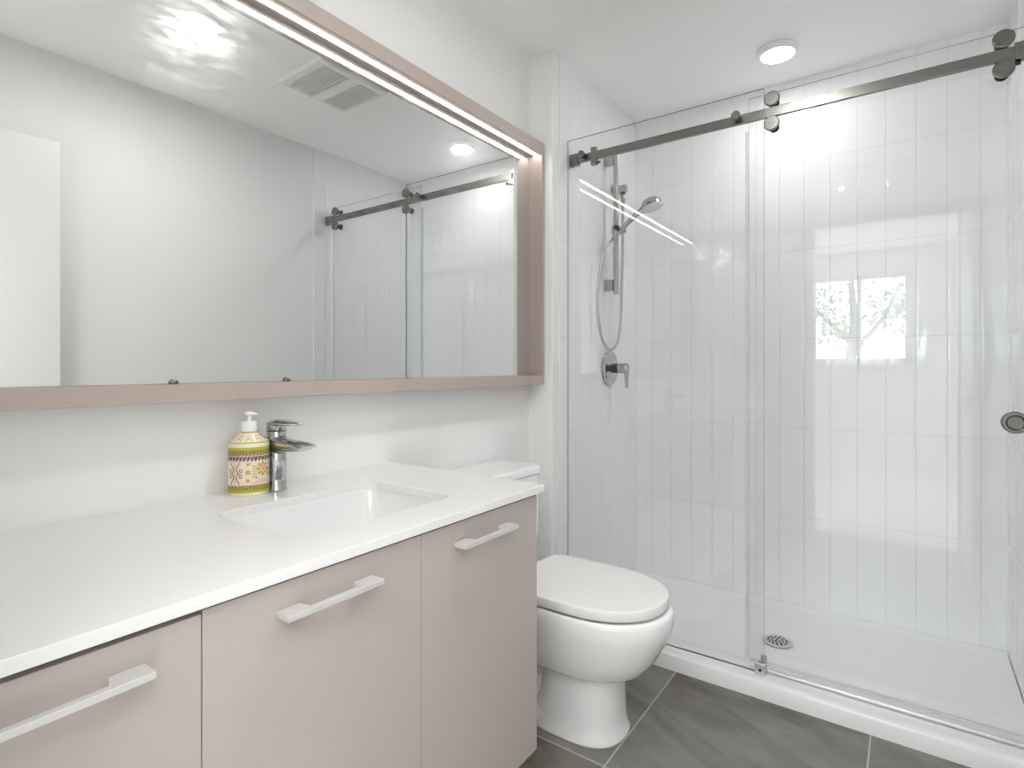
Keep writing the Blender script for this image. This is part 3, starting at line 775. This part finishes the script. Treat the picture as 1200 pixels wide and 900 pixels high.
obj('stem', lathe(bmesh.new(), [(.0, YS-.020), (.023, YS-.020), (.023, YS-.052), (.0, YS-.052)], (2.435, 0, 1.10), 'Y', 32), M['black'], mx, smooth=False)
bm = lathe(bmesh.new(), [(.0, YS-.052), (.023, YS-.052), (.025, YS-.054), (.025, YS-.090), (.023, YS-.094), (.0, YS-.095)], (2.435, 0, 1.10), 'Y', 32)
S = []
for z, hx, hy in ((1.118, .010, .006), (1.112, .013, .009), (1.085, .0125, .009), (1.05, .0115, .0065), (1.02, .0105, .005), (1.006, .0095, .004)):
    S.append(rrect(2.435, YS-.092, hx, hy, .0035, z, 4))
rings(bm, S)
obj('valve_lever', bm, M['steel'], mx, smooth=False, bevel=.0008)

# seat the whole set on the tile face of the side wall
for o_ in (sb, hs, el, mx): o_.location += Vector((.037, 0, .011))
# ------------------------------------------------------------------ ceiling fixtures
def puck(x, y, label, power=1.0):
    p = thing('ceiling_light', label, 'ceiling light', (x, y, ZC), 0, 'round surface ceiling lights')
    bm = lathe(bmesh.new(), [(.0, 0), (.074, 0), (.076, -.003), (.075, -.018), (.071, -.024), (.064, -.0245), (.0625, -.021), (.0, -.021)], (x, y, ZC-.0003), n=48)
    obj('light_housing', bm, M['white_plastic'], p, smooth=False, bevel=.0006)
    bm = lathe(bmesh.new(), [(.0, -.0215), (.0620, -.0215), (.0610, -.0250), (.040, -.0272), (.0, -.028)], (x, y, ZC), n=48)
    obj('lens', bm, M['lens'], p, smooth=True)
    a = area('bulb', (x, y, ZC-.032), (0, 0, 0), .115, .115, PUCK_W*power, (1, .99, .975), 'DISK')
    a.parent = p; a.matrix_parent_inverse = Matrix.Translation((x, y, ZC)).inverted()
puck(2.487, .437, 'round white ceiling light above the shower, in front of the tiled back wall', .25)
puck(1.015, .392, 'round ceiling light above the vanity, seen in the mirror', .72)
ef = thing('exhaust_fan', 'square white ceiling fan cover with two grilles, seen in the mirror', 'exhaust fan', (1.61, .41, ZC))
bm = bmesh.new(); rings(bm, [rrect(1.61, .41, hx, hy, .012, z, 4) for hx, hy, z in ((.185, .165, ZC-.0005), (.185, .165, ZC-.010), (.178, .158, ZC-.016))])
cv = obj('fan_cover', bm, M['white_plastic'], ef, bevel=.001)
for x0, x1 in ((1.466, 1.590), (1.655, 1.765)):
    bm = bx(x0, x1, .275, .545, ZC-.0167, ZC-.0158)
    n = 9
    for k in range(n+1):
        x = x0 + (x1-x0)*k/n; box(bm, x-.002, x+.002, .275, .545, ZC-.0195, ZC-.0168)
    obj('grille', bm, M['grille'], cv)

# ------------------------------------------------------------------ garden tree beyond the window of the next room
tr = thing('tree', 'leafy tree outside the far window, seen reflected in the shower tiles', 'tree', (-6.2, .75, 0))
bm = tube(bmesh.new(), spline([(-6.2, .75, 0), (-6.15, .78, .9), (-6.25, .72, 1.8), (-6.2, .76, 2.6)], 5), [.10-.0042*i for i in range(16)], 10)
tube(bm, [(-6.2, .75, 1.3), (-6.1, .3, 1.9), (-6.15, .1, 2.4)], [.045, .03, .012], 8)
tube(bm, [(-6.2, .75, 1.5), (-6.25, 1.2, 2.0), (-6.2, 1.5, 2.5)], [.045, .03, .012], 8)
M['bark'] = mat('bark', (.13, .10, .07), .8); M['leaf'] = mat('leaf', (.10, .16, .05), .5)
obj('trunk', bm, M['bark'], tr, smooth=True)
bm = bmesh.new()
for k in range(1500):
    c_ = random.choice(((-6.2, .8, 2.3, .75), (-6.1, .15, 2.0, .42), (-6.25, 1.45, 2.2, .5), (-6.2, .9, 1.75, .5), (-6.2, -.25, 1.6, .35)))
    d_ = Vector((random.gauss(0, 1), random.gauss(0, 1), random.gauss(0, 1))).normalized()*c_[3]*random.random()**.45
    p_ = Vector(c_[:3]) + d_
    u_ = Vector((random.gauss(0, 1), random.gauss(0, 1), random.gauss(0, 1))).normalized(); w_ = u_.orthogonal().normalized()
    s_ = random.uniform(.03, .055)
    bm.faces.new([bm.verts.new(p_ + v_) for v_ in (u_*s_, w_*s_*.5, -u_*s_, -w_*s_*.5)])
obj('foliage', bm, M['leaf'], tr)['kind'] = 'stuff'
